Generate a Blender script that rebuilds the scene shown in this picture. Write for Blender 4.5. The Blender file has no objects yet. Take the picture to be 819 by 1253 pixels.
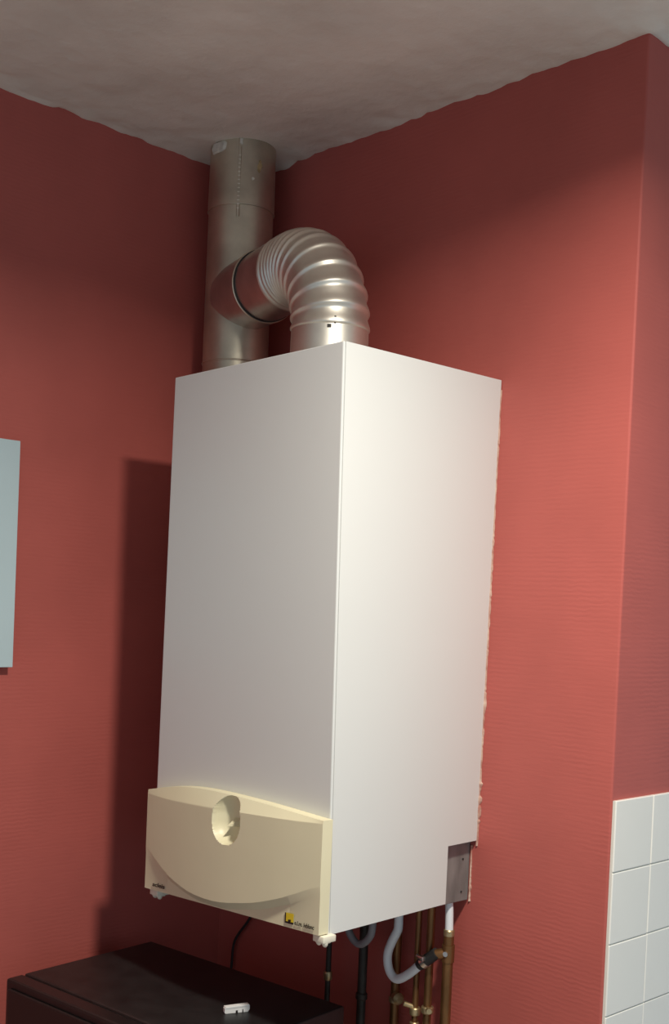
import bpy, bmesh, math, random
from mathutils import Vector, Matrix, noise
random.seed(7)
S = bpy.context.scene
COL = S.collection

# ------------------------------------------------------------------ camera
# All coordinates below are metres from the underside of the boiler; Z0 lifts them above the floor.
Z0 = 1.165
R_ = Vector((0.6811, 0.7310, 0.0418)); U_ = Vector((-0.0480, -0.0124, 0.9988)); F_ = Vector((-0.7306, 0.6823, -0.0267))
cam_d = bpy.data.cameras.new('camera'); cam = bpy.data.objects.new('camera', cam_d); COL.objects.link(cam)
cam.matrix_world = Matrix(((R_.x, U_.x, -F_.x, 1.8061), (R_.y, U_.y, -F_.y, -1.5175), (R_.z, U_.z, -F_.z, 0.4708 + Z0), (0, 0, 0, 1)))
cam_d.sensor_fit = 'HORIZONTAL'; cam_d.sensor_width = 36
cam_d.lens = 1401.54 * 36 / 819; cam_d.shift_x = 53.84 / 819; cam_d.shift_y = 151.69 / 819
cam_d.clip_start = 0.05
S.camera = cam
# ------------------------------------------------------------------ light
wd = bpy.data.worlds.new('world'); S.world = wd; wd.use_nodes = True
wd.node_tree.nodes['Background'].inputs[0].default_value = (0.76, 0.94, 1.10, 1)
wd.node_tree.nodes['Background'].inputs[1].default_value = 0.40
ld = bpy.data.lights.new('ceiling_lamp_light', 'AREA'); ld.shape = 'DISK'; ld.size = 0.14; ld.energy = 22; ld.spread = math.radians(158); ld.color = (1.0, 0.93, 0.82)
lo = bpy.data.objects.new('ceiling_lamp_light', ld); COL.objects.link(lo); lo.location = (1.36, -0.685, 1.325 + Z0)
vs = S.view_settings; vs.view_transform = 'Standard'; vs.look = 'None'; vs.gamma = 1; vs.use_curve_mapping = False; vs.exposure = 0.2

# ------------------------------------------------------------------ materials
def mat(name, col, rough=0.5, metal=0.0, var=0.0, vscale=8.0, bump=0.0, bscale=60.0, bdist=0.002, spec=0.5, col2=None, stretch=(1, 1, 1), coat=0.0):
    m = bpy.data.materials.new(name); m.use_nodes = True
    nt = m.node_tree; b = nt.nodes['Principled BSDF']
    b.inputs['Base Color'].default_value = (*col, 1); b.inputs['Roughness'].default_value = rough
    b.inputs['Metallic'].default_value = metal; b.inputs['Specular IOR Level'].default_value = spec
    b.inputs['Coat Weight'].default_value = coat
    tc = nt.nodes.new('ShaderNodeTexCoord'); mp = nt.nodes.new('ShaderNodeMapping'); mp.inputs['Scale'].default_value = stretch
    nt.links.new(tc.outputs['Object'], mp.inputs[0])
    if var or col2:
        n = nt.nodes.new('ShaderNodeTexNoise'); n.inputs['Scale'].default_value = vscale; n.inputs['Detail'].default_value = 5
        nt.links.new(mp.outputs[0], n.inputs['Vector'])
        r = nt.nodes.new('ShaderNodeValToRGB')
        r.color_ramp.elements[0].position = 0.3; r.color_ramp.elements[1].position = 0.7
        c2 = col2 or tuple(min(1, c * (1 + var)) for c in col); c1 = col if col2 else tuple(c * (1 - var) for c in col)
        r.color_ramp.elements[0].color = (*c1, 1); r.color_ramp.elements[1].color = (*c2, 1)
        nt.links.new(n.outputs['Fac'], r.inputs[0]); nt.links.new(r.outputs[0], b.inputs['Base Color'])
    if bump:
        n2 = nt.nodes.new('ShaderNodeTexNoise'); n2.inputs['Scale'].default_value = bscale; n2.inputs['Detail'].default_value = 4
        nt.links.new(mp.outputs[0], n2.inputs['Vector'])
        bp = nt.nodes.new('ShaderNodeBump'); bp.inputs['Strength'].default_value = bump; bp.inputs['Distance'].default_value = bdist
        nt.links.new(n2.outputs['Fac'], bp.inputs['Height']); nt.links.new(bp.outputs[0], b.inputs['Normal'])
    return m

def wallpaper():
    m = mat('red_wallpaper', (0.46, 0.110, 0.092), 0.55, var=0.07, vscale=5, spec=0.28)
    nt = m.node_tree; b = nt.nodes['Principled BSDF']
    tc = nt.nodes.new('ShaderNodeTexCoord')
    w = nt.nodes.new('ShaderNodeTexWave'); w.wave_type = 'BANDS'; w.bands_direction = 'Z'
    w.inputs['Scale'].default_value = 42; w.inputs['Distortion'].default_value = 3.5; w.inputs['Detail'].default_value = 2; w.inputs['Detail Scale'].default_value = 1.6
    nt.links.new(tc.outputs['Object'], w.inputs['Vector'])
    mp = nt.nodes.new('ShaderNodeMapping'); mp.inputs['Scale'].default_value = (22, 22, 190); nt.links.new(tc.outputs['Object'], mp.inputs[0])
    n = nt.nodes.new('ShaderNodeTexNoise'); n.inputs['Scale'].default_value = 1; n.inputs['Detail'].default_value = 3; nt.links.new(mp.outputs[0], n.inputs['Vector'])
    big = nt.nodes.new('ShaderNodeTexNoise'); big.inputs['Scale'].default_value = 7; nt.links.new(tc.outputs['Object'], big.inputs['Vector'])
    mul = nt.nodes.new('ShaderNodeMath'); mul.operation = 'MULTIPLY'; nt.links.new(w.outputs['Fac'], mul.inputs[0]); sh = nt.nodes.new('ShaderNodeMapRange'); sh.inputs[1].default_value = .35; sh.inputs[2].default_value = .7; sh.inputs[4].default_value = .55; nt.links.new(big.outputs['Fac'], sh.inputs[0]); nt.links.new(sh.outputs[0], mul.inputs[1])
    ad = nt.nodes.new('ShaderNodeMath'); ad.operation = 'ADD'; nt.links.new(mul.outputs[0], ad.inputs[0]); nt.links.new(n.outputs['Fac'], ad.inputs[1])
    bp = nt.nodes.new('ShaderNodeBump'); bp.inputs['Strength'].default_value = 0.20; bp.inputs['Distance'].default_value = 0.0015
    nt.links.new(ad.outputs[0], bp.inputs['Height']); nt.links.new(bp.outputs[0], b.inputs['Normal'])
    return m

M = {
    'wall': wallpaper(),
    'ceil': mat('ceiling_plaster', (0.80, 0.765, 0.68), 0.85, var=0.08, vscale=6, bump=0.35, bscale=22, bdist=0.01, spec=0.2),
    'floor': mat('floor_vinyl', (0.55, 0.53, 0.50), 0.6, var=0.1),
    'white': mat('white_enamel', (0.69, 0.71, 0.69), 0.38, var=0.012, vscale=3, spec=0.45),
    'cream': mat('cream_plastic', (0.76, 0.71, 0.49), 0.40, var=0.02, vscale=14, spec=0.45),
    'clip': mat('ivory_plastic', (0.80, 0.76, 0.62), 0.45),
    'chassis': mat('bare_sheet_steel', (0.26, 0.26, 0.25), 0.55, metal=0.35, var=0.25, vscale=40, stretch=(1, 1, .3)),
    'galv': mat('galvanised_flue', (0.60, 0.56, 0.45), 0.42, metal=0.9, var=0.2, vscale=14, bump=0.12, bscale=45, bdist=0.003),
    'alu': mat('aluminium_flex', (0.74, 0.71, 0.63), 0.42, metal=0.92, var=0.10, vscale=18, bump=0.08, bscale=60, bdist=0.002),
    'sleeve': mat('dull_steel_sleeve', (0.62, 0.57, 0.52), 0.36, metal=0.92, var=0.15, vscale=20, bump=0.08, bscale=50),
    'gasket': mat('dark_joint', (0.03, 0.028, 0.025), 0.6),
    'plaster': mat('plaster_crumbs', (0.66, 0.50, 0.40), 0.9, col2=(0.40, 0.16, 0.12), vscale=60, bump=0.5, bscale=150),
    'smear': mat('grey_plaster_smear', (0.70, 0.67, 0.58), 0.9, var=0.2, vscale=60, bump=0.4),
    'rust': mat('rust_scab', (0.42, 0.30, 0.15), 0.85, var=0.3, vscale=90),
    'tile': mat('white_glazed_tile', (0.90, 0.89, 0.83), 0.12, var=0.012, vscale=6, bump=0.05, bscale=12, bdist=0.01),
    'grout': mat('pale_grout', (0.70, 0.69, 0.63), 0.9),
    'black': mat('black_appliance', (0.014, 0.013, 0.013), 0.42, var=0.35, vscale=25, bump=0.06, bscale=300, bdist=0.001, spec=0.5),
    'blackd': mat('black_gloss', (0.010, 0.010, 0.010), 0.35),
    'rubber': mat('black_rubber', (0.02, 0.02, 0.02), 0.6),
    'copper': mat('tarnished_copper', (0.23, 0.115, 0.045), 0.42, metal=0.75, var=0.35, vscale=35, stretch=(1, 1, .4)),
    'brass': mat('worn_brass', (0.46, 0.36, 0.20), 0.40, metal=0.8, var=0.25, vscale=60),
    'iron': mat('dark_iron_pipe', (0.05, 0.045, 0.04), 0.6, metal=0.5, var=0.2, vscale=40),
    'hose': mat('grey_white_hose', (0.76, 0.79, 0.82), 0.40, var=0.03),
    'dhose': mat('dull_grey_hose', (0.24, 0.23, 0.24), 0.5),
    'steel': mat('zinc_clamp', (0.72, 0.70, 0.66), 0.28, metal=0.95),
    'blue': mat('pale_blue_paint', (0.50, 0.63, 0.67), 0.6, var=0.04, vscale=3, bump=0.1, bscale=250, bdist=0.001, spec=0.3),
    'canvas': mat('canvas_edge', (0.62, 0.62, 0.60), 0.8),
    'ink': mat('black_ink', (0.012, 0.012, 0.012), 0.5),
    'yellow': mat('logo_yellow', (0.74, 0.55, 0.03), 0.45),
    'wplast': mat('white_plastic', (0.82, 0.82, 0.80), 0.4),
    'wood': mat('table_wood', (0.30, 0.19, 0.10), 0.5, var=0.2, stretch=(1, 8, 8)),
}

# ------------------------------------------------------------------ helpers
def lift(v): return Vector((v[0], v[1], v[2] + Z0))
def add_box(bm, x0, x1, y0, y1, z0, z1, bev=0.0, seg=2):
    r = bmesh.ops.create_cube(bm, size=1); vs_ = r['verts']
    bmesh.ops.scale(bm, vec=(x1 - x0, y1 - y0, z1 - z0), verts=vs_)
    bmesh.ops.translate(bm, vec=((x0 + x1) / 2, (y0 + y1) / 2, (z0 + z1) / 2), verts=vs_)
    if bev:
        es = list({e for v in vs_ for e in v.link_edges})
        bmesh.ops.bevel(bm, geom=es, offset=bev, segments=seg, affect='EDGES', profile=0.5)
def add_prism(bm, pts, d, bev=0.0):
    """polygon pts (3D) extruded by vector d"""
    d = Vector(d); a = [bm.verts.new(q) for q in pts]; b = [bm.verts.new(Vector(q) + d) for q in pts]
    fs = [bm.faces.new(a), bm.faces.new(b[::-1])]; n = len(a)
    for i in range(n): fs.append(bm.faces.new((a[i], b[i], b[(i + 1) % n], a[(i + 1) % n])))
    bmesh.ops.recalc_face_normals(bm, faces=fs)
    if bev:
        es = list({e for f in fs for e in f.edges})
        bmesh.ops.bevel(bm, geom=es, offset=bev, segments=2, affect='EDGES', profile=0.5)
def frame_path(path):
    T = []
    for i in range(len(path)):
        a = path[max(0, i - 1)]; b = path[min(len(path) - 1, i + 1)]; T.append((b - a).normalized())
    n0 = T[0].orthogonal().normalized(); N = [n0]
    for i in range(1, len(T)):
        n = N[-1] - T[i] * N[-1].dot(T[i]); N.append(n.normalized())
    return T, N
def add_tube(bm, path, rad, seg=24, caps=True):
    path = [Vector(q) for q in path]; T, N = frame_path(path)
    if not hasattr(rad, '__len__'): rad = [rad] * len(path)
    rings = []
    for P, t, n, r in zip(path, T, N, rad):
        b = t.cross(n); rings.append([bm.verts.new(P + (n * math.cos(2 * math.pi * k / seg) + b * math.sin(2 * math.pi * k / seg)) * r) for k in range(seg)])
    fs = []
    for a, b in zip(rings, rings[1:]):
        for k in range(seg): fs.append(bm.faces.new((a[k], a[(k + 1) % seg], b[(k + 1) % seg], b[k])))
    if caps: fs.append(bm.faces.new(rings[0][::-1])); fs.append(bm.faces.new(rings[-1]))
    bmesh.ops.recalc_face_normals(bm, faces=fs)
def add_torus(bm, c, axis, R, r, seg=40, sub=8):
    axis = Vector(axis).normalized(); n = axis.orthogonal().normalized(); b = axis.cross(n); c = Vector(c); rings = []
    for i in range(seg):
        a = 2 * math.pi * i / seg; d = n * math.cos(a) + b * math.sin(a)
        rings.append([bm.verts.new(c + d * (R + r * math.cos(2 * math.pi * j / sub)) + axis * r * math.sin(2 * math.pi * j / sub)) for j in range(sub)])
    fs = []
    for i in range(seg):
        p, q = rings[i], rings[(i + 1) % seg]
        for j in range(sub): fs.append(bm.faces.new((p[j], q[j], q[(j + 1) % sub], p[(j + 1) % sub])))
    bmesh.ops.recalc_face_normals(bm, faces=fs)
def smooth_path(ctrl, n=12):
    """Catmull-Rom through control points"""
    c = [Vector(q) for q in ctrl]; c = [c[0] * 2 - c[1]] + c + [c[-1] * 2 - c[-2]]; out = []
    for i in range(1, len(c) - 2):
        p0, p1, p2, p3 = c[i - 1:i + 3]
        for k in range(n):
            t = k / n
            out.append(0.5 * ((2 * p1) + (p2 - p0) * t + (2 * p0 - 5 * p1 + 4 * p2 - p3) * t * t + (3 * p1 - p0 - 3 * p2 + p3) * t ** 3))
    out.append(c[-2]); return out
def obj(name, bm, m, parent=None, smooth=None, base=None):
    """link bm as one mesh object; coordinates are boiler-frame, moved to the parent's (or base's) origin"""
    org = parent['_o'] if parent else (base or (0, 0, 0))
    bmesh.ops.translate(bm, vec=-Vector(org), verts=bm.verts)
    me = bpy.data.meshes.new(name); bm.to_mesh(me); bm.free(); me.materials.append(M[m])
    if smooth is not None:
        for p in me.polygons: p.use_smooth = True
        me.set_sharp_from_angle(angle=math.radians(smooth))
    o = bpy.data.objects.new(name, me); COL.objects.link(o)
    if parent: o.parent = parent['obj']
    else: o.location = lift(org)
    return o
def sub(o, name, bm, m, org, smooth=None):
    """a sub-part of part o, whose thing sits at org"""
    bmesh.ops.translate(bm, vec=-Vector(org), verts=bm.verts)
    me = bpy.data.meshes.new(name); bm.to_mesh(me); bm.free(); me.materials.append(M[m])
    if smooth is not None:
        for p in me.polygons: p.use_smooth = True
        me.set_sharp_from_angle(angle=math.radians(smooth))
    c = bpy.data.objects.new(name, me); COL.objects.link(c); c.parent = o; return c
def tag(o, label, cat=None, group=None, kind=None):
    if label: o['label'] = label
    if cat: o['category'] = cat
    if group: o['group'] = group
    if kind: o['kind'] = kind
    return o
def thing(name, label, cat, org, group=None):
    o = bpy.data.objects.new(name, None); COL.objects.link(o); o.location = lift(org); o.empty_display_size = 0.05
    tag(o, label, cat, group)
    return {'obj': o, '_o': org}
def B(): return bmesh.new()

# ------------------------------------------------------------------ the room
XC, ZC, ZF = 0.8972, 1.335, -Z0
def prism_xy(pts, z0, z1, nz=1):
    bm = B(); add_prism(bm, [(x, y, z0) for x, y in pts], (0, 0, z1 - z0)); return bm
wb = obj('wall_back', prism_xy([(0, 0), (XC - .003, 0), (XC - .0014, .0005), (XC - .0005, .0014), (XC - .1, .1), (0, .1)], ZF, ZC + .06), 'wall')
tag(wb, 'red textured wallpaper wall behind the boiler', kind='structure')
wl = obj('wall_left', prism_xy([(-.1, -4.2), (0, -4.2), (0, .1), (-.1, .1)], ZF, ZC + .06), 'wall')
tag(wl, 'red textured wallpaper wall with the pale blue picture', kind='structure')
wr = obj('wall_right', prism_xy([(XC - .0005, .0014), (XC, .003), (XC, 1.6), (XC - .1, 1.6), (XC - .1, .1)], ZF, ZC + .06), 'wall')
tag(wr, 'red wall turning the corner above white tiles', kind='structure')
bm = B(); add_box(bm, -.1, 4.4, -4.2, 1.6, ZF - .08, ZF); tag(obj('floor', bm, 'floor'), 'plain floor of the kitchen', kind='structure')
# ceiling: rough plaster skin that sags and wobbles where it meets the walls
def ceil_z(x, y):
    d = min(abs(x), abs(y) if x < XC else math.hypot(x - XC, min(0, y)) if y < 0 else abs(x - XC))
    e = math.exp(-d / 0.022); e2 = math.exp(-d / 0.09)
    w = noise.noise(Vector((x * 9, y * 9, 1.3))) * .006 + noise.noise(Vector((x * 38, y * 38, 4.3))) * .0035
    return ZC - e * (.003 + w) + noise.noise(Vector((x * 5, y * 5, 8))) * .003 + noise.noise(Vector((x * 24, y * 24, 2))) * (.0009 + .0028 * e2) + noise.noise(Vector((x * 60, y * 60, 2))) * .0016 * e2
def axis_pts(marks, fine, coarse):
    out = []
    for a, b, f in marks:
        n = max(1, int((b - a) / f)); out += [a + (b - a) * k / n for k in range(n)]
    out.append(marks[-1][1]); return out
xs = axis_pts([(-.05, -.01, .02), (-.01, .06, .006), (.06, .86, .012), (.86, .95, .006), (.95, 1.3, .02), (1.3, 4.4, .15)], 0, 0)
ys = axis_pts([(-4.2, -1.0, .1), (-1.0, -.06, .012), (-.06, .03, .006), (.03, .5, .02), (.5, 1.6, .1)], 0, 0)
bm = B(); g = [[bm.verts.new((x, y, ceil_z(x, y))) for y in ys] for x in xs]
for i in range(len(xs) - 1):
    for j in range(len(ys) - 1): bm.faces.new((g[i][j], g[i][j + 1], g[i + 1][j + 1], g[i + 1][j]))
top = [bm.verts.new((x, y, ZC + .12)) for x, y in ((xs[0], ys[0]), (xs[-1], ys[0]), (xs[-1], ys[-1]), (xs[0], ys[-1]))]
bm.faces.new(top)
bmesh.ops.recalc_face_normals(bm, faces=bm.faces)
for f in bm.faces:
    if f.normal.z > 0 and len(f.verts) == 4 and abs(f.calc_center_median().z - ZC) < .03: f.normal_flip()
ce = obj('ceiling', bm, 'ceil', smooth=60); tag(ce, 'grey-beige rough plaster ceiling', kind='structure')

# tiles on the wall that turns the corner
T0, TP = 0.2007, 0.1087
bm = B(); add_box(bm, XC - .001, XC + .0042, .0035, 1.10, T0 - 9 * TP, T0 - .001)
gr = obj('grout', bm, 'grout'); gr.parent = wr; gr.location = (0, 0, 0)
bm = B(); add_box(bm, 0, .0060, .0008, TP - .0008, -TP + .0008, -.0008, .0014, 3)
tm = bpy.data.meshes.new('tile'); bm.to_mesh(tm); bm.free(); tm.materials.append(M['tile'])
for c in range(10):
    for r in range(9):
        t = bpy.data.objects.new('tile', tm); COL.objects.link(t); t.parent = wr
        t.location = (XC, .003 + c * TP, T0 - r * TP)
        t.rotation_euler = (random.uniform(-.003, .003), random.uniform(-.004, .004), random.uniform(-.006, .006))

# ------------------------------------------------------------------ boiler
D = 0.353
bo = thing('wall_boiler', 'tall white wall-hung gas boiler with cream control flap', 'boiler', (.4545, -.17, -.02))
def zsh(x, k=.045): return k * (x - .4545)
FTL, FTR, FBR, FBL = Vector((.249, -D, .8446)), Vector((.6445, -D, .8512)), Vector((.6625, -D, 0.0)), Vector((.2405, -D, -.018))
BTR, BBR = Vector((.6600, -.002, .8505)), Vector((.6525, -.002, .004))
BTL, BBL = Vector((.250, -.002, .845)), Vector((.2405, -.002, -.012))
# front panel: sheet with folded edges
bm = B(); add_prism(bm, [FBL, FBR, FTR, FTL], (0, .005, 0), .0018); obj('front_panel', bm, 'white', bo)
# right side panel with the notch cut out at the wall
def side_pt(ty, z):                      # ty 0 = front, 1 = wall
    tz = z / .85; f = FBR.lerp(FTR, tz); b = BBR.lerp(BTR, tz); q = f.lerp(b, ty); q.z = q.z; return q
NY = 1 - .0765 / D
bm = B(); NZ = [0, .03, .062, .0935] + [.0935 + (.85 - .0935) * k / 18 for k in range(1, 19)]
NT = [.0145 + (NY - .0145) * k / 12 for k in range(13)] + [NY + (1 - NY) * k / 4 for k in range(1, 5)]
gv = {}
def gvert(i, j):
    if (i, j) not in gv: gv[i, j] = bm.verts.new(side_pt(NT[i], NZ[j]))
    return gv[i, j]
for i in range(len(NT) - 1):
    for j in range(len(NZ) - 1):
        if i >= 12 and j < 3: continue
        bm.faces.new((gvert(i, j), gvert(i + 1, j), gvert(i + 1, j + 1), gvert(i, j + 1)))
bmesh.ops.recalc_face_normals(bm, faces=bm.faces)
if sum(f.normal.x for f in bm.faces) < 0: bmesh.ops.reverse_faces(bm, faces=bm.faces)
bmesh.ops.solidify(bm, geom=bm.faces[:], thickness=.006)
tag(obj('side_panel', bm, 'white', bo, smooth=40), 'white side panel with a notch cut out by the wall')
bm = B(); add_prism(bm, [FBL + Vector((0, .0048, 0)), BBL, BTL, FTL + Vector((0, .0048, 0))], (.006, 0, 0), .0008); obj('side_panel', bm, 'white', bo)
bm = B(); add_prism(bm, [FTL + Vector((.0055, .0048, -.0005)), FTR + Vector((-.0055, .0048, -.0005)), BTR + Vector((-.0055, 0, -.0005)), BTL + Vector((.0055, 0, -.0005))], (0, 0, -.006)); obj('top_panel', bm, 'white', bo)
bm = B(); add_box(bm, .258, .6400, -.10, -.002, -.004, .83, .001)
ch = obj('chassis', bm, 'chassis', bo); tag(ch, 'bare grey sheet steel chassis showing in the notch')
for y, z in ((-.020, .066), (-.021, .012)):
    bm = B(); add_tube(bm, [(.639, y, z), (.6412, y, z)], .0018, 10); sub(ch, 'rivet', bm, 'gasket', bo['_o'])
bm = B(); add_box(bm, .256, .640, -.334, -.102, .02, .03); obj('base_plate', bm, 'chassis', bo)

# --- cream control flap: curved front over a flat plate, thumb slot, smile-shaped step
XW, XM = .2095, .4548
def table(tb, u):
    for (a, x), (b, y) in zip(tb, tb[1:]):
        if u <= b:
            t = (u - a) / (b - a); return x + (y - x) * t
    return tb[-1][1]
def soft(tb): return lambda u: (table(tb, max(-1, u - .09)) + 2 * table(tb, u) + table(tb, min(1, u + .09))) / 4
lip_z = soft([(-1, .1545), (-.9, .1532), (-.7, .1512), (-.3, .1511), (.2, .1518), (.65, .1522), (1, .1542)])
top_z = soft([(-1, .1600), (-.8, .1687), (-.57, .1745), (-.34, .1764), (-.1, .1752), (.185, .1719), (.45, .1681), (.79, .1618), (1, .1577)])
smile = soft([(-1, .068), (-.93, .0573), (-.85, .0462), (-.66, .0268), (-.38, .0103), (-.17, .0066), (.02, .0075), (.38, .0196), (.69, .0390), (1, .0655)])
def bulge(u): return .0120 * max(0, 1 - u * u) + .0008
SX, SZ0, SZ1, SR = .4650, .1306, .1410, .0322
def slot(x, z):
    dz = SZ0 - z if z < SZ0 else (z - SZ1 if z > SZ1 else 0); d = math.hypot(x - SX, dz) / SR
    return 0 if d >= 1 else (1 - d ** 3) ** .6
NCOL, NROW, NL = 250, 80, 22
us = [-1 + 2 * k / NCOL for k in range(NCOL + 1)]
bm = B(); grid = []
for u in us:
    x = XM + u * XW; zb = -.006; zs = smile(u); col = []
    zr = max(zb + .0002, zs - .012); fr = (zs - zr) / .012
    rows = [(zb, bulge(u) * (1 - (zs - zb) / .012 if zs - .012 < zb else 0)), (zr, bulge(u) * (1 - fr))]
    if zr <= zb + .0003: rows[0] = (zb, bulge(u) * (1 - fr))
    zl = lip_z(u)
    for k in range(NROW + 1):
        t = k / NROW; z = zs + (zl - zs) * t
        rows.append((z, bulge(u)))
    yb = D + .0195
    for z, h in rows:
        y = yb + h; s = slot(x, z); y = y - s * (y - D - .006) if s else y
        col.append(bm.verts.new((x, -y, z + zsh(x))))
    for k in range(1, NL + 1):
        t = k / NL; z = zl + (top_z(u) - zl) * t; y = yb + bulge(u) * (1 - t)
        s = slot(x, z); y = y - s * (y - D - .006) if s else y
        col.append(bm.verts.new((x, -y, z + zsh(x))))
    col.append(bm.verts.new((x, -D - .0002, top_z(u) + zsh(x))))
    col.append(bm.verts.new((x, -D - .0002, -.006 + zsh(x))))
    grid.append(col)
n = len(grid[0])
for a, b in zip(grid, grid[1:]):
    for k in range(n): bm.faces.new((a[k], b[k], b[(k + 1) % n], a[(k + 1) % n]))
bm.faces.new(grid[0]); bm.faces.new(grid[-1][::-1])
bmesh.ops.recalc_face_normals(bm, faces=bm.faces)
flap = obj('control_flap', bm, 'cream', bo, smooth=32)
tag(flap, 'cream plastic flap with bowed front and thumb slot')
# pyramid-shaped latch in the slot
bm = B(); q = [Vector((.459, -D - .005, .1235)), Vector((.474, -D - .005, .125)), Vector((.474, -D - .005, .138)), Vector((.458, -D - .005, .138))]
vv = [bm.verts.new(a) for a in q]; ap = bm.verts.new((.462, -D - .0265, .1265)); bm.faces.new(vv)
for i in range(4): bm.faces.new((vv[i], vv[(i + 1) % 4], ap))
bmesh.ops.recalc_face_normals(bm, faces=bm.faces); sub(flap, 'latch', bm, 'cream', bo['_o'])
# print on the flat plate
YP = -D - .0195 - .0013
def text_part(s, x0, z0, width, size, name, slant=0.0):
    cu = bpy.data.curves.new(name, 'FONT'); cu.body = s; cu.size = size; cu.extrude = .00015; cu.shear = slant; cu.offset = size * .018
    to = bpy.data.objects.new(name, cu); COL.objects.link(to); dg = bpy.context.evaluated_depsgraph_get()
    me = bpy.data.meshes.new_from_object(to.evaluated_get(dg)); bpy.data.objects.remove(to)
    xs_ = [v.co.x for v in me.vertices]; k = width / (max(xs_) - min(xs_)); mn = min(xs_)
    o_ = Vector(bo['_o'])
    for v in me.vertices:
        x = x0 + (v.co.x - mn) * k; z = z0 + v.co.y + .045 * (x - x0)
        v.co = Vector((x, YP - v.co.z - .0002, z)) - o_
    me.materials.clear(); me.materials.append(M['ink'])
    o = bpy.data.objects.new(name, me); COL.objects.link(o); o.parent = flap; return o
tag(text_part('e.l.m. leblanc', .6155, .0082, .0405, .0088, 'lettering', .1), 'small black maker lettering')
tag(text_part('acleis', .2685, -.0075, .0335, .0100, 'lettering', .1), 'small black model lettering')
def lplate(x0, x1, z0, z1, y, m, name, parent, skew=0):
    bm = B(); add_prism(bm, [(x0, y, z0), (x1, y, z0 + skew), (x1, y, z1 + skew), (x0, y, z1)], (0, .0006, 0)); return sub(parent, name, bm, m, bo['_o'])
lplate(.5945, .6125, .0065, .0215, YP - .0002, 'ink', 'logo_border', flap, .001)
lplate(.5975, .6130, .0095, .0220, YP - .0006, 'yellow', 'logo', flap, .001)
lplate(.6025, .6080, .0095, .0128, YP - .0010, 'ink', 'logo_mark', flap, .001)
# hinge clips below the flap
def clip(x, y, z):
    bm = B()
    add_box(bm, x - .011, x + .011, y - .012, y + .014, z - .004, z + .006, .0015)
    for dx, w in ((-.0062, .0046), (.0062, .0046)):
        add_tube(bm, [(x + dx, y - .004, z), (x + dx, y - .004, z - .005), (x + dx, y - .003, z - .0085), (x + dx, y - .003, z - .0105)], [w, w * 1.05, w * .8, w * .35], 14)
    add_box(bm, x - .006, x + .006, y - .003, y + .009, z - .007, z - .002, .0012)
    return bm
c = obj('hinge_clip', clip(.660, -D - .004, -.004), 'clip', bo, smooth=40)
obj('hinge_clip', clip(.266, -D - .004, -.021), 'clip', bo, smooth=40)

# crumbling plaster edge along the back of the side panel (belongs to the wall)
bm = B(); zz = .088; prev = None; row = []
while zz < .835:
    tz = zz / .85; bx = BBR.lerp(BTR, tz).x
    w = .0010 + .0026 * abs(noise.noise(Vector((0, 0, zz * 45)))) + .002 * max(0, noise.noise(Vector((3, 0, zz * 14)))) + (.003 if zz < .2 and random.random() < .4 else 0)
    if zz > .60: w *= .65
    if random.random() < .16: w *= .35
    row.append((bx, w, zz)); zz += random.uniform(.003, .007)
ra = [[bm.verts.new((x - .002, -.0005, z)), bm.verts.new((x - .0005, -.0030 - w * .3, z)), bm.verts.new((x + w * .6, -.0022, z)), bm.verts.new((x + w, -.0002, z)), bm.verts.new((x, .0008, z))] for x, w, z in row]
for a, b in zip(ra, ra[1:]):
    for k in range(5): bm.faces.new((a[k], a[(k + 1) % 5], b[(k + 1) % 5], b[k]))
bm.faces.new(ra[0]); bm.faces.new(ra[-1]); bmesh.ops.recalc_face_normals(bm, faces=bm.faces)
o = obj('plaster_edge', bm, 'plaster'); o.parent = wb; o.location = (0, 0, 0); tag(o, 'crumbling pale plaster along the boiler back edge')
bm = B(); row = []; zz = -.006
while zz < .088:
    w = .0012 + .003 * abs(noise.noise(Vector((7, 0, zz * 90)))) * (1.6 if random.random() < .4 else .6); row.append((.6425, w, zz)); zz += random.uniform(.002, .005)
ra = [[bm.verts.new((x, .0005, z)), bm.verts.new((x + .0002, -.003 - w * .3, z)), bm.verts.new((x + w, -.0004, z))] for x, w, z in row]
for a, b in zip(ra, ra[1:]):
    for k in range(3): bm.faces.new((a[k], a[(k + 1) % 3], b[(k + 1) % 3], b[k]))
bm.faces.new(ra[0]); bm.faces.new(ra[-1]); bmesh.ops.recalc_face_normals(bm, faces=bm.faces)
o = obj('plaster_edge', bm, 'plaster'); o.parent = wb; o.location = (0, 0, 0)

# ------------------------------------------------------------------ flue: chimney pipe and corrugated elbow
CX, CY, RP = .10, -.10, .0625
chm = thing('chimney_pipe', 'straight grey galvanised flue pipe rising through the ceiling in the corner', 'flue pipe', (CX, CY, .30))
def vpipe(z0, z1, r0, r1): bm = B(); add_tube(bm, [(CX, CY, z0 + (z1 - z0) * k / 10) for k in range(11)], [r0 + (r1 - r0) * k / 10 for k in range(11)], 56); return bm
obj('lower_pipe', vpipe(.30, .925, RP, RP), 'galv', chm, smooth=40)
obj('middle_pipe', vpipe(.926, 1.2145, RP + .0004, RP - .0006), 'galv', chm, smooth=40)
up = obj('upper_pipe', vpipe(1.2150, 1.36, RP + .0012, RP - .0005), 'galv', chm, smooth=40)
for zb_ in (1.2145, .926):
    bm = B(); add_torus(bm, (CX, CY, zb_), (0, 0, 1), RP + .0002, .0016, 56); obj('swaged_bead', bm, 'galv', chm, smooth=60)
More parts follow.
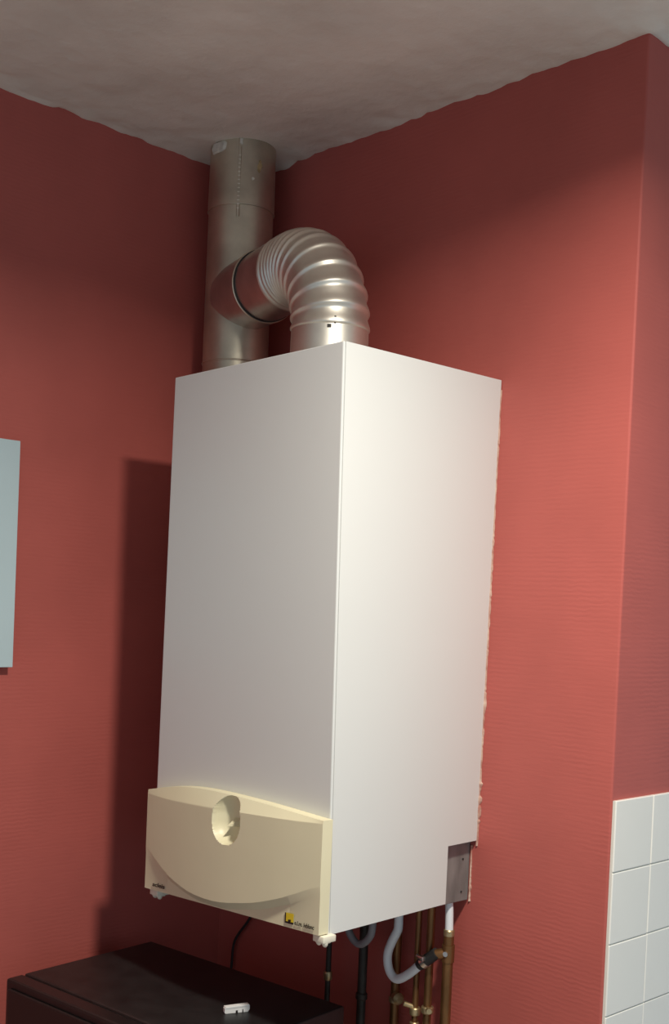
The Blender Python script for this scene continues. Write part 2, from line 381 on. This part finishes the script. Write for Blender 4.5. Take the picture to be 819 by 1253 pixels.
# folded lock seam facing the room, with its row of stitches
sa = math.atan2(-1.4175, 1.706) - .10
sd = Vector((math.cos(sa), math.sin(sa), 0)); st = Vector((-sd.y, sd.x, 0)); cc = Vector((CX, CY, 0))
bm = B(); a = cc + sd * (RP - .0005)
add_prism(bm, [a - st * .0032 + Vector((0, 0, 1.19)), a + st * .0032 + Vector((0, 0, 1.19)), a + sd * .002 + st * .002 + Vector((0, 0, 1.19)), a + sd * .002 - st * .002 + Vector((0, 0, 1.19))], (0, 0, .145))
seam = obj('lock_seam', bm, 'galv', chm)
for k in range(14):
    bm = B(); p0 = a + sd * .0018 + Vector((0, 0, 1.205 + k * .0075)); add_tube(bm, [p0 - st * .0022, p0 + st * .0022], .0012, 6); sub(seam, 'stitch', bm, 'alu', chm['_o'])
# plaster smears and a rust scab at the ceiling
def scab(ang, z, w, h, th, m, name, seed):
    bm = B(); n = 18; c0 = None; ring = []; ring2 = []
    for k in range(n):
        t = 2 * math.pi * k / n; rr = .7 + .45 * noise.noise(Vector((math.cos(t) * 1.4 + seed, math.sin(t) * 1.4, seed)))
        aa = ang + w * rr * math.cos(t) / RP; z_ = z + h * rr * math.sin(t)
        ring.append(bm.verts.new((CX + (RP - .001) * math.cos(aa), CY + (RP - .001) * math.sin(aa), z_)))
        aa = ang + w * .75 * rr * math.cos(t) / RP; z_ = z + h * .75 * rr * math.sin(t)
        ring2.append(bm.verts.new((CX + (RP + th) * math.cos(aa), CY + (RP + th) * math.sin(aa), z_)))
    for k in range(n): bm.faces.new((ring[k], ring[(k + 1) % n], ring2[(k + 1) % n], ring2[k]))
    bm.faces.new(ring2); bmesh.ops.recalc_face_normals(bm, faces=bm.faces); obj(name, bm, m, chm, smooth=30)
scab(sa - .80, 1.324, .032, .016, .003, 'smear', 'plaster_smear', 1.7)
scab(sa + .62, 1.287, .0075, .017, .002, 'rust', 'rust_scab', 5.2)
scab(sa + .42, 1.262, .0045, .005, .0015, 'smear', 'plaster_smear', 9.1)
scab(sa + .03, 1.329, .006, .010, .002, 'smear', 'plaster_smear', 3.3)

OX, OY = .462, -.203
dirv = Vector((CX - OX, CY - OY, 0)); LEN = dirv.length; dirv.normalize()
ZB1, RB = .920, .130; ZA = ZB1 + RB
O3 = Vector((OX, OY, 0))
def ax(s, z): return O3 + dirv * s + Vector((0, 0, z))
# branch of the tee, a part of the chimney pipe
bm = B(); add_tube(bm, [ax(.2522, ZA), ax(.29, ZA), ax(.34, ZA), ax(LEN - .015, ZA)], [.0655, .0655, .0650, .0640], 56)
br = obj('tee_branch', bm, 'sleeve', chm, smooth=40)
bm = B(); add_torus(bm, ax(.2546, ZA), dirv, .0650, .0022, 56); sub(br, 'rim', bm, 'galv', chm['_o'], smooth=60)
el = thing('flue_elbow', 'ribbed aluminium elbow joining the boiler top to the corner flue pipe', 'flue elbow', (OX, OY, .845))
# smooth outlet collar
bm = B(); add_tube(bm, [(OX, OY, .845), (OX, OY, .87), (OX, OY, .90), (OX, OY, .925)], [.0640, .0640, .0636, .0632], 56); oc = obj('outlet_collar', bm, 'alu', el, smooth=40)
va = math.atan2(-1.5175 - OY, 1.806 - OX)
for da, z, w, h in ((-.02, .917, .0032, .0032), (.12, .9235, .0014, .0075)):
    a = va + da; d = Vector((math.cos(a), math.sin(a), 0)); t = Vector((-d.y, d.x, 0)); q = Vector((OX, OY, z - .006)) + d * .0630
    bm = B(); add_prism(bm, [q - t * w, q + t * w, q + t * w + Vector((0, 0, h * 1.6)), q - t * w + Vector((0, 0, h * 1.6))], d * .0014); sub(oc, 'slot_tab', bm, 'gasket', el['_o'])
# corrugated bend: arc then short straight run, radius swelling at each rib
path, rad = [], []
L1 = RB * math.pi / 2; L2 = .030; NS = 260
ribs = [.001, .023, .049, .076, .105, .130, .150, .165, .178, .190, .202, .214, .227]
for k in range(NS + 1):
    s = -.004 + (L1 + L2 + .004) * k / NS
    if s <= 0: q = ax(0, ZB1 + s)
    elif s < L1:
        th = s / RB; q = ax(RB - RB * math.cos(th), ZB1 + RB * math.sin(th))
    else: q = ax(RB + s - L1, ZA)
    r = .0612
    for rb in ribs:
        w0, w1 = (.0034, .0085) if rb < .14 else (.0030, .0055)
        e = s - rb; r = max(r, .0612 + .0042 * math.exp(-(e / (w0 if e < 0 else w1)) ** 2))
    path.append(q); rad.append(r)
bm = B(); add_tube(bm, path, rad, 64); obj('corrugated_bend', bm, 'alu', el, smooth=70)
sE = RB + L2
bm = B(); add_tube(bm, [ax(sE - .004, ZA), ax(sE + .03, ZA), ax(sE + .06, ZA), ax(.2500, ZA)], [.0642, .0640, .0636, .0632], 56); sl = obj('sleeve', bm, 'sleeve', el, smooth=40)
bm = B(); add_torus(bm, ax(sE - .003, ZA), dirv, .0632, .0019, 56); sub(sl, 'end_bead', bm, 'alu', el['_o'], smooth=60)
bm = B(); add_torus(bm, ax(.2495, ZA), dirv, .0640, .0016, 56); sub(sl, 'joint_gasket', bm, 'gasket', el['_o'], smooth=60)

# ------------------------------------------------------------------ pipes under the boiler
YW = -.035; Y4 = -.024
def pipe(label, x, r, ztop, m, fits, y=YW, group='service pipes under the boiler', name='copper_pipe', lean=0.0):
    t = thing(name, label, 'pipe', (x, y, ZF), group)
    bm = B(); add_tube(bm, [(x, y, ZF), (x, y, -.6), (x, y, -.3), (x + lean, y, ztop)], r, 20); obj('tube', bm, m, t, smooth=40)
    for (z, rr, h, mm) in fits:
        bm = B(); seg = 6 if mm == 'brass6' else 20
        add_tube(bm, [(x, y, z - h / 2), (x, y, z - h * .35), (x, y, z + h * .35), (x, y, z + h / 2)], [rr * .86, rr, rr, rr * .86], seg)
        obj('compression_nut', bm, 'brass' if mm.startswith('brass') else mm, t, smooth=30)
    return t
p1 = pipe('thick copper waste pipe with a side tee, beside the lit red wall', .6305, .0088, -.054, 'copper', [(-.0565, .0092, .012, 'brass')])
bm = B(); add_tube(bm, [(.6305, YW, -.104), (.6305, YW, -.076)], .0106, 20); tee = obj('tee_body', bm, 'copper', p1, smooth=40)
TA, TB = Vector((.6305, YW, -.090)), Vector((0.6119, -.047, -0.0949))
bm = B(); add_tube(bm, [TA, TA.lerp(TB, .5), TB], [.0092, .0092, .0080], 20); sub(tee, 'tee_spout', bm, 'copper', p1['_o'], smooth=40)
bm = B(); add_tube(bm, [(.6335, YW - .0096, -.089), (.6345, YW - .0125, -.089)], .0042, 12); sub(tee, 'screw_plug', bm, 'steel', p1['_o'], smooth=40)
bm = B(); add_tube(bm, smooth_path([(.6270, YW - .001, .010), (.6290, YW, -.020), (.6305, YW, -.052)]), .0068, 18)
tag(obj('overflow_tube', bm, 'hose', base=(.6305, YW, -.052), smooth=40), 'short translucent grey tube pushed into the thick copper pipe', 'tube')
p2 = pipe('copper pipe with a ring nut standing next to the thick waste pipe', .592, .0068, .02, 'copper', [(-.195, .0105, .012, 'brass')])
bm = B(); add_tube(bm, [(.592, YW, -.193), (.606, YW - .012, -.192)], [.005, .0045], 12); obj('valve_stub', bm, 'brass', p2, smooth=40)
p3 = pipe('thin copper pipe with a low brass fitting between two ringed pipes', .5655, .0052, .02, 'copper', [(-.205, .0092, .014, 'brass'), (-.228, .0085, .010, 'brass')])
bm = B(); add_tube(bm, [(.5655, YW, -.199), (.552, YW - .014, -.193)], [.0042, .0048], 12); obj('valve_stub', bm, 'brass', p3, smooth=40)
p4 = pipe('copper pipe with a brass knob below the bend of the white hose', .510, .0078, .02, 'copper', [(-.203, .0108, .010, 'brass')], y=Y4)
bm = B(); add_tube(bm, [(.512, Y4 - .004, -.196), (.522, Y4 - .010, -.194), (.531, Y4 - .014, -.194), (.536, Y4 - .016, -.194)], [.006, .0095, .0105, .006], 16); obj('drain_knob', bm, 'brass', p4, smooth=40)
p5 = pipe('dark iron pipe in the shadow beneath the small grey hose loop', .4415, .0080, .02, 'iron', [(-.214, .0105, .012, 'iron')], name='iron_pipe')
p6 = pipe('thin dark pipe in the shadow behind the black appliance', .3565, .0050, .02, 'iron', [(-.200, .0082, .016, 'brass')], name='iron_pipe')
# white drain hose: drops from the boiler, bends and rises to the tee
hs = thing('drain_hose', 'pale grey plastic drain hose hanging in a bend under the boiler', 'hose', (.545, -.07, -.15))
HE = Vector((0.5858, -.0500, -0.1175))
def pt(px_x, y, z): return (px_x, y, z)
hp = smooth_path([(0.5344, -.052, .022), (0.5334, -.05, -0.0611), (0.5306, -.05, -0.0757), (0.5206, -.05, -0.0950), (0.5125, -.05, -0.1168), (0.5136, -.05, -0.1362), (0.5220, -.05, -0.1509), (0.5372, -.05, -0.1553), (0.5602, -.05, -0.1408), tuple(HE)], 10)
bm = B(); add_tube(bm, hp, .0076, 20); obj('tube', bm, 'hose', hs, smooth=40)
dH = (TB - HE).normalized()
bm = B(); add_tube(bm, [HE - dH * .004, HE + dH * .006, HE + dH * .020, TB + dH * .006], [.0088, .0098, .0098, .0092], 20); rs = obj('rubber_cuff', bm, 'rubber', hs, smooth=40)
bm = B(); c0 = HE + dH * .010
add_tube(bm, [c0 - dH * .0042, c0 + dH * .0042], .0108, 24); sub(rs, 'hose_clamp', bm, 'steel', hs['_o'], smooth=40)
bm = B(); v0 = c0 + Vector((.002, -.011, .008)); add_box(bm, v0.x - .006, v0.x + .006, v0.y - .004, v0.y + .004, v0.z - .004, v0.z + .004, .001)
add_tube(bm, [v0 + Vector((-.010, 0, .003)), v0 + Vector((.004, 0, -.002))], .003, 10); sub(rs, 'clamp_screw', bm, 'steel', hs['_o'], smooth=40)
bm = B(); add_tube(bm, smooth_path([(.4375, -.075, .02), (.438, -.075, -.070), (.445, -.075, -.096), (.4675, -.075, -.1085), (.490, -.075, -.092), (.497, -.075, -.065), (.4975, -.075, .02)], 8), .0065, 16)
tag(obj('hose_loop', bm, 'dhose', base=(.4675, -.075, -.11), smooth=40), 'small dull grey hose loop in shadow under the boiler', 'hose')

# ------------------------------------------------------------------ black microwave and what carries it
YAW = math.radians(5.6); MB_ = Vector((.080, -.2316, -.1703))
ex = Vector((math.cos(YAW), math.sin(YAW), 0)); ey = Vector((-math.sin(YAW), math.cos(YAW), 0))
MW, MD, MH = .468, .322, .272
def mw_obj(name, boxes, m, parent, bev, asub=None):
    bm = B()
    for b in boxes: add_box(bm, *b, bev)
    bmesh.ops.transform(bm, matrix=Matrix.Translation(MB_) @ Matrix.Rotation(YAW, 4, 'Z'), verts=bm.verts)
    if asub: return sub(asub, name, bm, m, parent['_o'])
    return obj(name, bm, m, parent)
mw = thing('microwave_oven', 'black box-shaped kitchen appliance with a seam behind its front edge', 'microwave', tuple(MB_ + ex * .24 - ey * .17 + Vector((0, 0, -MH))))
mw_obj('body', [(0, MW, -MD + .036, 0, -MH + .012, 0)], 'black', mw, .004)
fr = mw_obj('front', [(-.001, MW + .001, -MD, -MD + .0335, -MH + .010, -.0005)], 'blackd', mw, .005)
mw_obj('door', [(.012, MW * .74, -MD - .006, -MD + .001, -MH + .022, -.014)], 'blackd', mw, .003, fr)
mw_obj('door_handle', [(MW * .70, MW * .72, -MD - .03, -MD - .005, -MH + .05, -.05)], 'steel', mw, .004, fr)
for fx in (.04, MW - .04):
    for fy in (-.05, -MD + .07): mw_obj('foot', [(fx - .012, fx + .012, fy - .012, fy + .012, -MH, -MH + .013)], 'rubber', mw, .002)
# side table that carries it (below the picture)
tz_ = MB_.z - MH
tb = thing('side_table', 'low wooden side table under the black appliance', 'table', (.33, -.36, ZF))
bm = B(); add_box(bm, .035, .640, -.66, -.075, tz_ - .03, tz_, .003); obj('tabletop', bm, 'wood', tb)
for x in (.06, .60):
    for y in (-.63, -.11):
        bm = B(); add_box(bm, x - .02, x + .02, y - .02, y + .02, ZF, tz_ - .03, .002); obj('leg', bm, 'wood', tb)
# power cord from behind the appliance
bm = B(); add_tube(bm, smooth_path([(.06, -.12, tz_ + .003), (.055, -.03, -.36), (.055, -.010, -.28), (.0565, -.007, -.2296), (.068, -.007, -.2018), (.1054, -.010, -.1591), (.16, -.03, -.10), (.24, -.06, -.03), (.27, -.07, .018)], 8), .0028, 10)
tag(obj('power_cord', bm, 'rubber', base=(.06, -.12, tz_), smooth=50), 'thin black cord hanging against the shaded wall below the boiler', 'cord')
# small white plastic clip lying on top
CA, CB2 = Vector((.4557, -.3653, 0)), Vector((.4708, -.3265, 0)); cd = (CB2 - CA).normalized(); cn = Vector((cd.y, -cd.x, 0)); cl = (CB2 - CA).length; zt = MB_.z
ck = thing('plastic_clip', 'tiny white notched plastic clip lying on the black appliance', 'clip', tuple((CA + CB2) / 2 + Vector((0, 0, zt))))
def local_prism(prof, w0, w1, bev):
    bm = B(); add_prism(bm, [CA + cd * a - cn * w0 + Vector((0, 0, zt + h)) for a, h in prof], cn * (w0 + w1), bev); return bm
obj('clip_body', local_prism([(0, .0015), (.002, .0), (cl * .44, 0), (cl * .45, .004), (cl * .52, .004), (cl * .53, 0), (cl * .70, 0), (cl * .71, .005), (cl * .74, .005), (cl * .75, 0), (cl - .003, 0), (cl, .004), (cl, .010), (cl - .002, .012), (.002, .0105), (0, .0085)], .004, .004, .0006), 'wplast', ck)
obj('clip_ridge', local_prism([(cl * .02, .0078), (cl * .98, .0095), (cl * .97, .0122), (cl * .03, .0108)], .0048, .0046, .0004), 'wplast', ck)

# ------------------------------------------------------------------ picture on the left wall
pc = thing('canvas_picture', 'pale blue canvas picture hanging on the red wall', 'picture', (.001, -0.7094, 0.3429))
bm = B(); add_box(bm, .0015, .0195, -0.9164, -0.5109, 0.3449, 0.7337, .001); obj('stretcher', bm, 'canvas', pc)
bm = B(); add_box(bm, .0185, .0210, -0.9194, -0.5094, 0.3429, 0.7357, .0008); obj('painted_front', bm, 'blue', pc)

for o in bpy.data.objects:
    for k in list(o.keys()):
        if k.startswith('_'): del o[k]
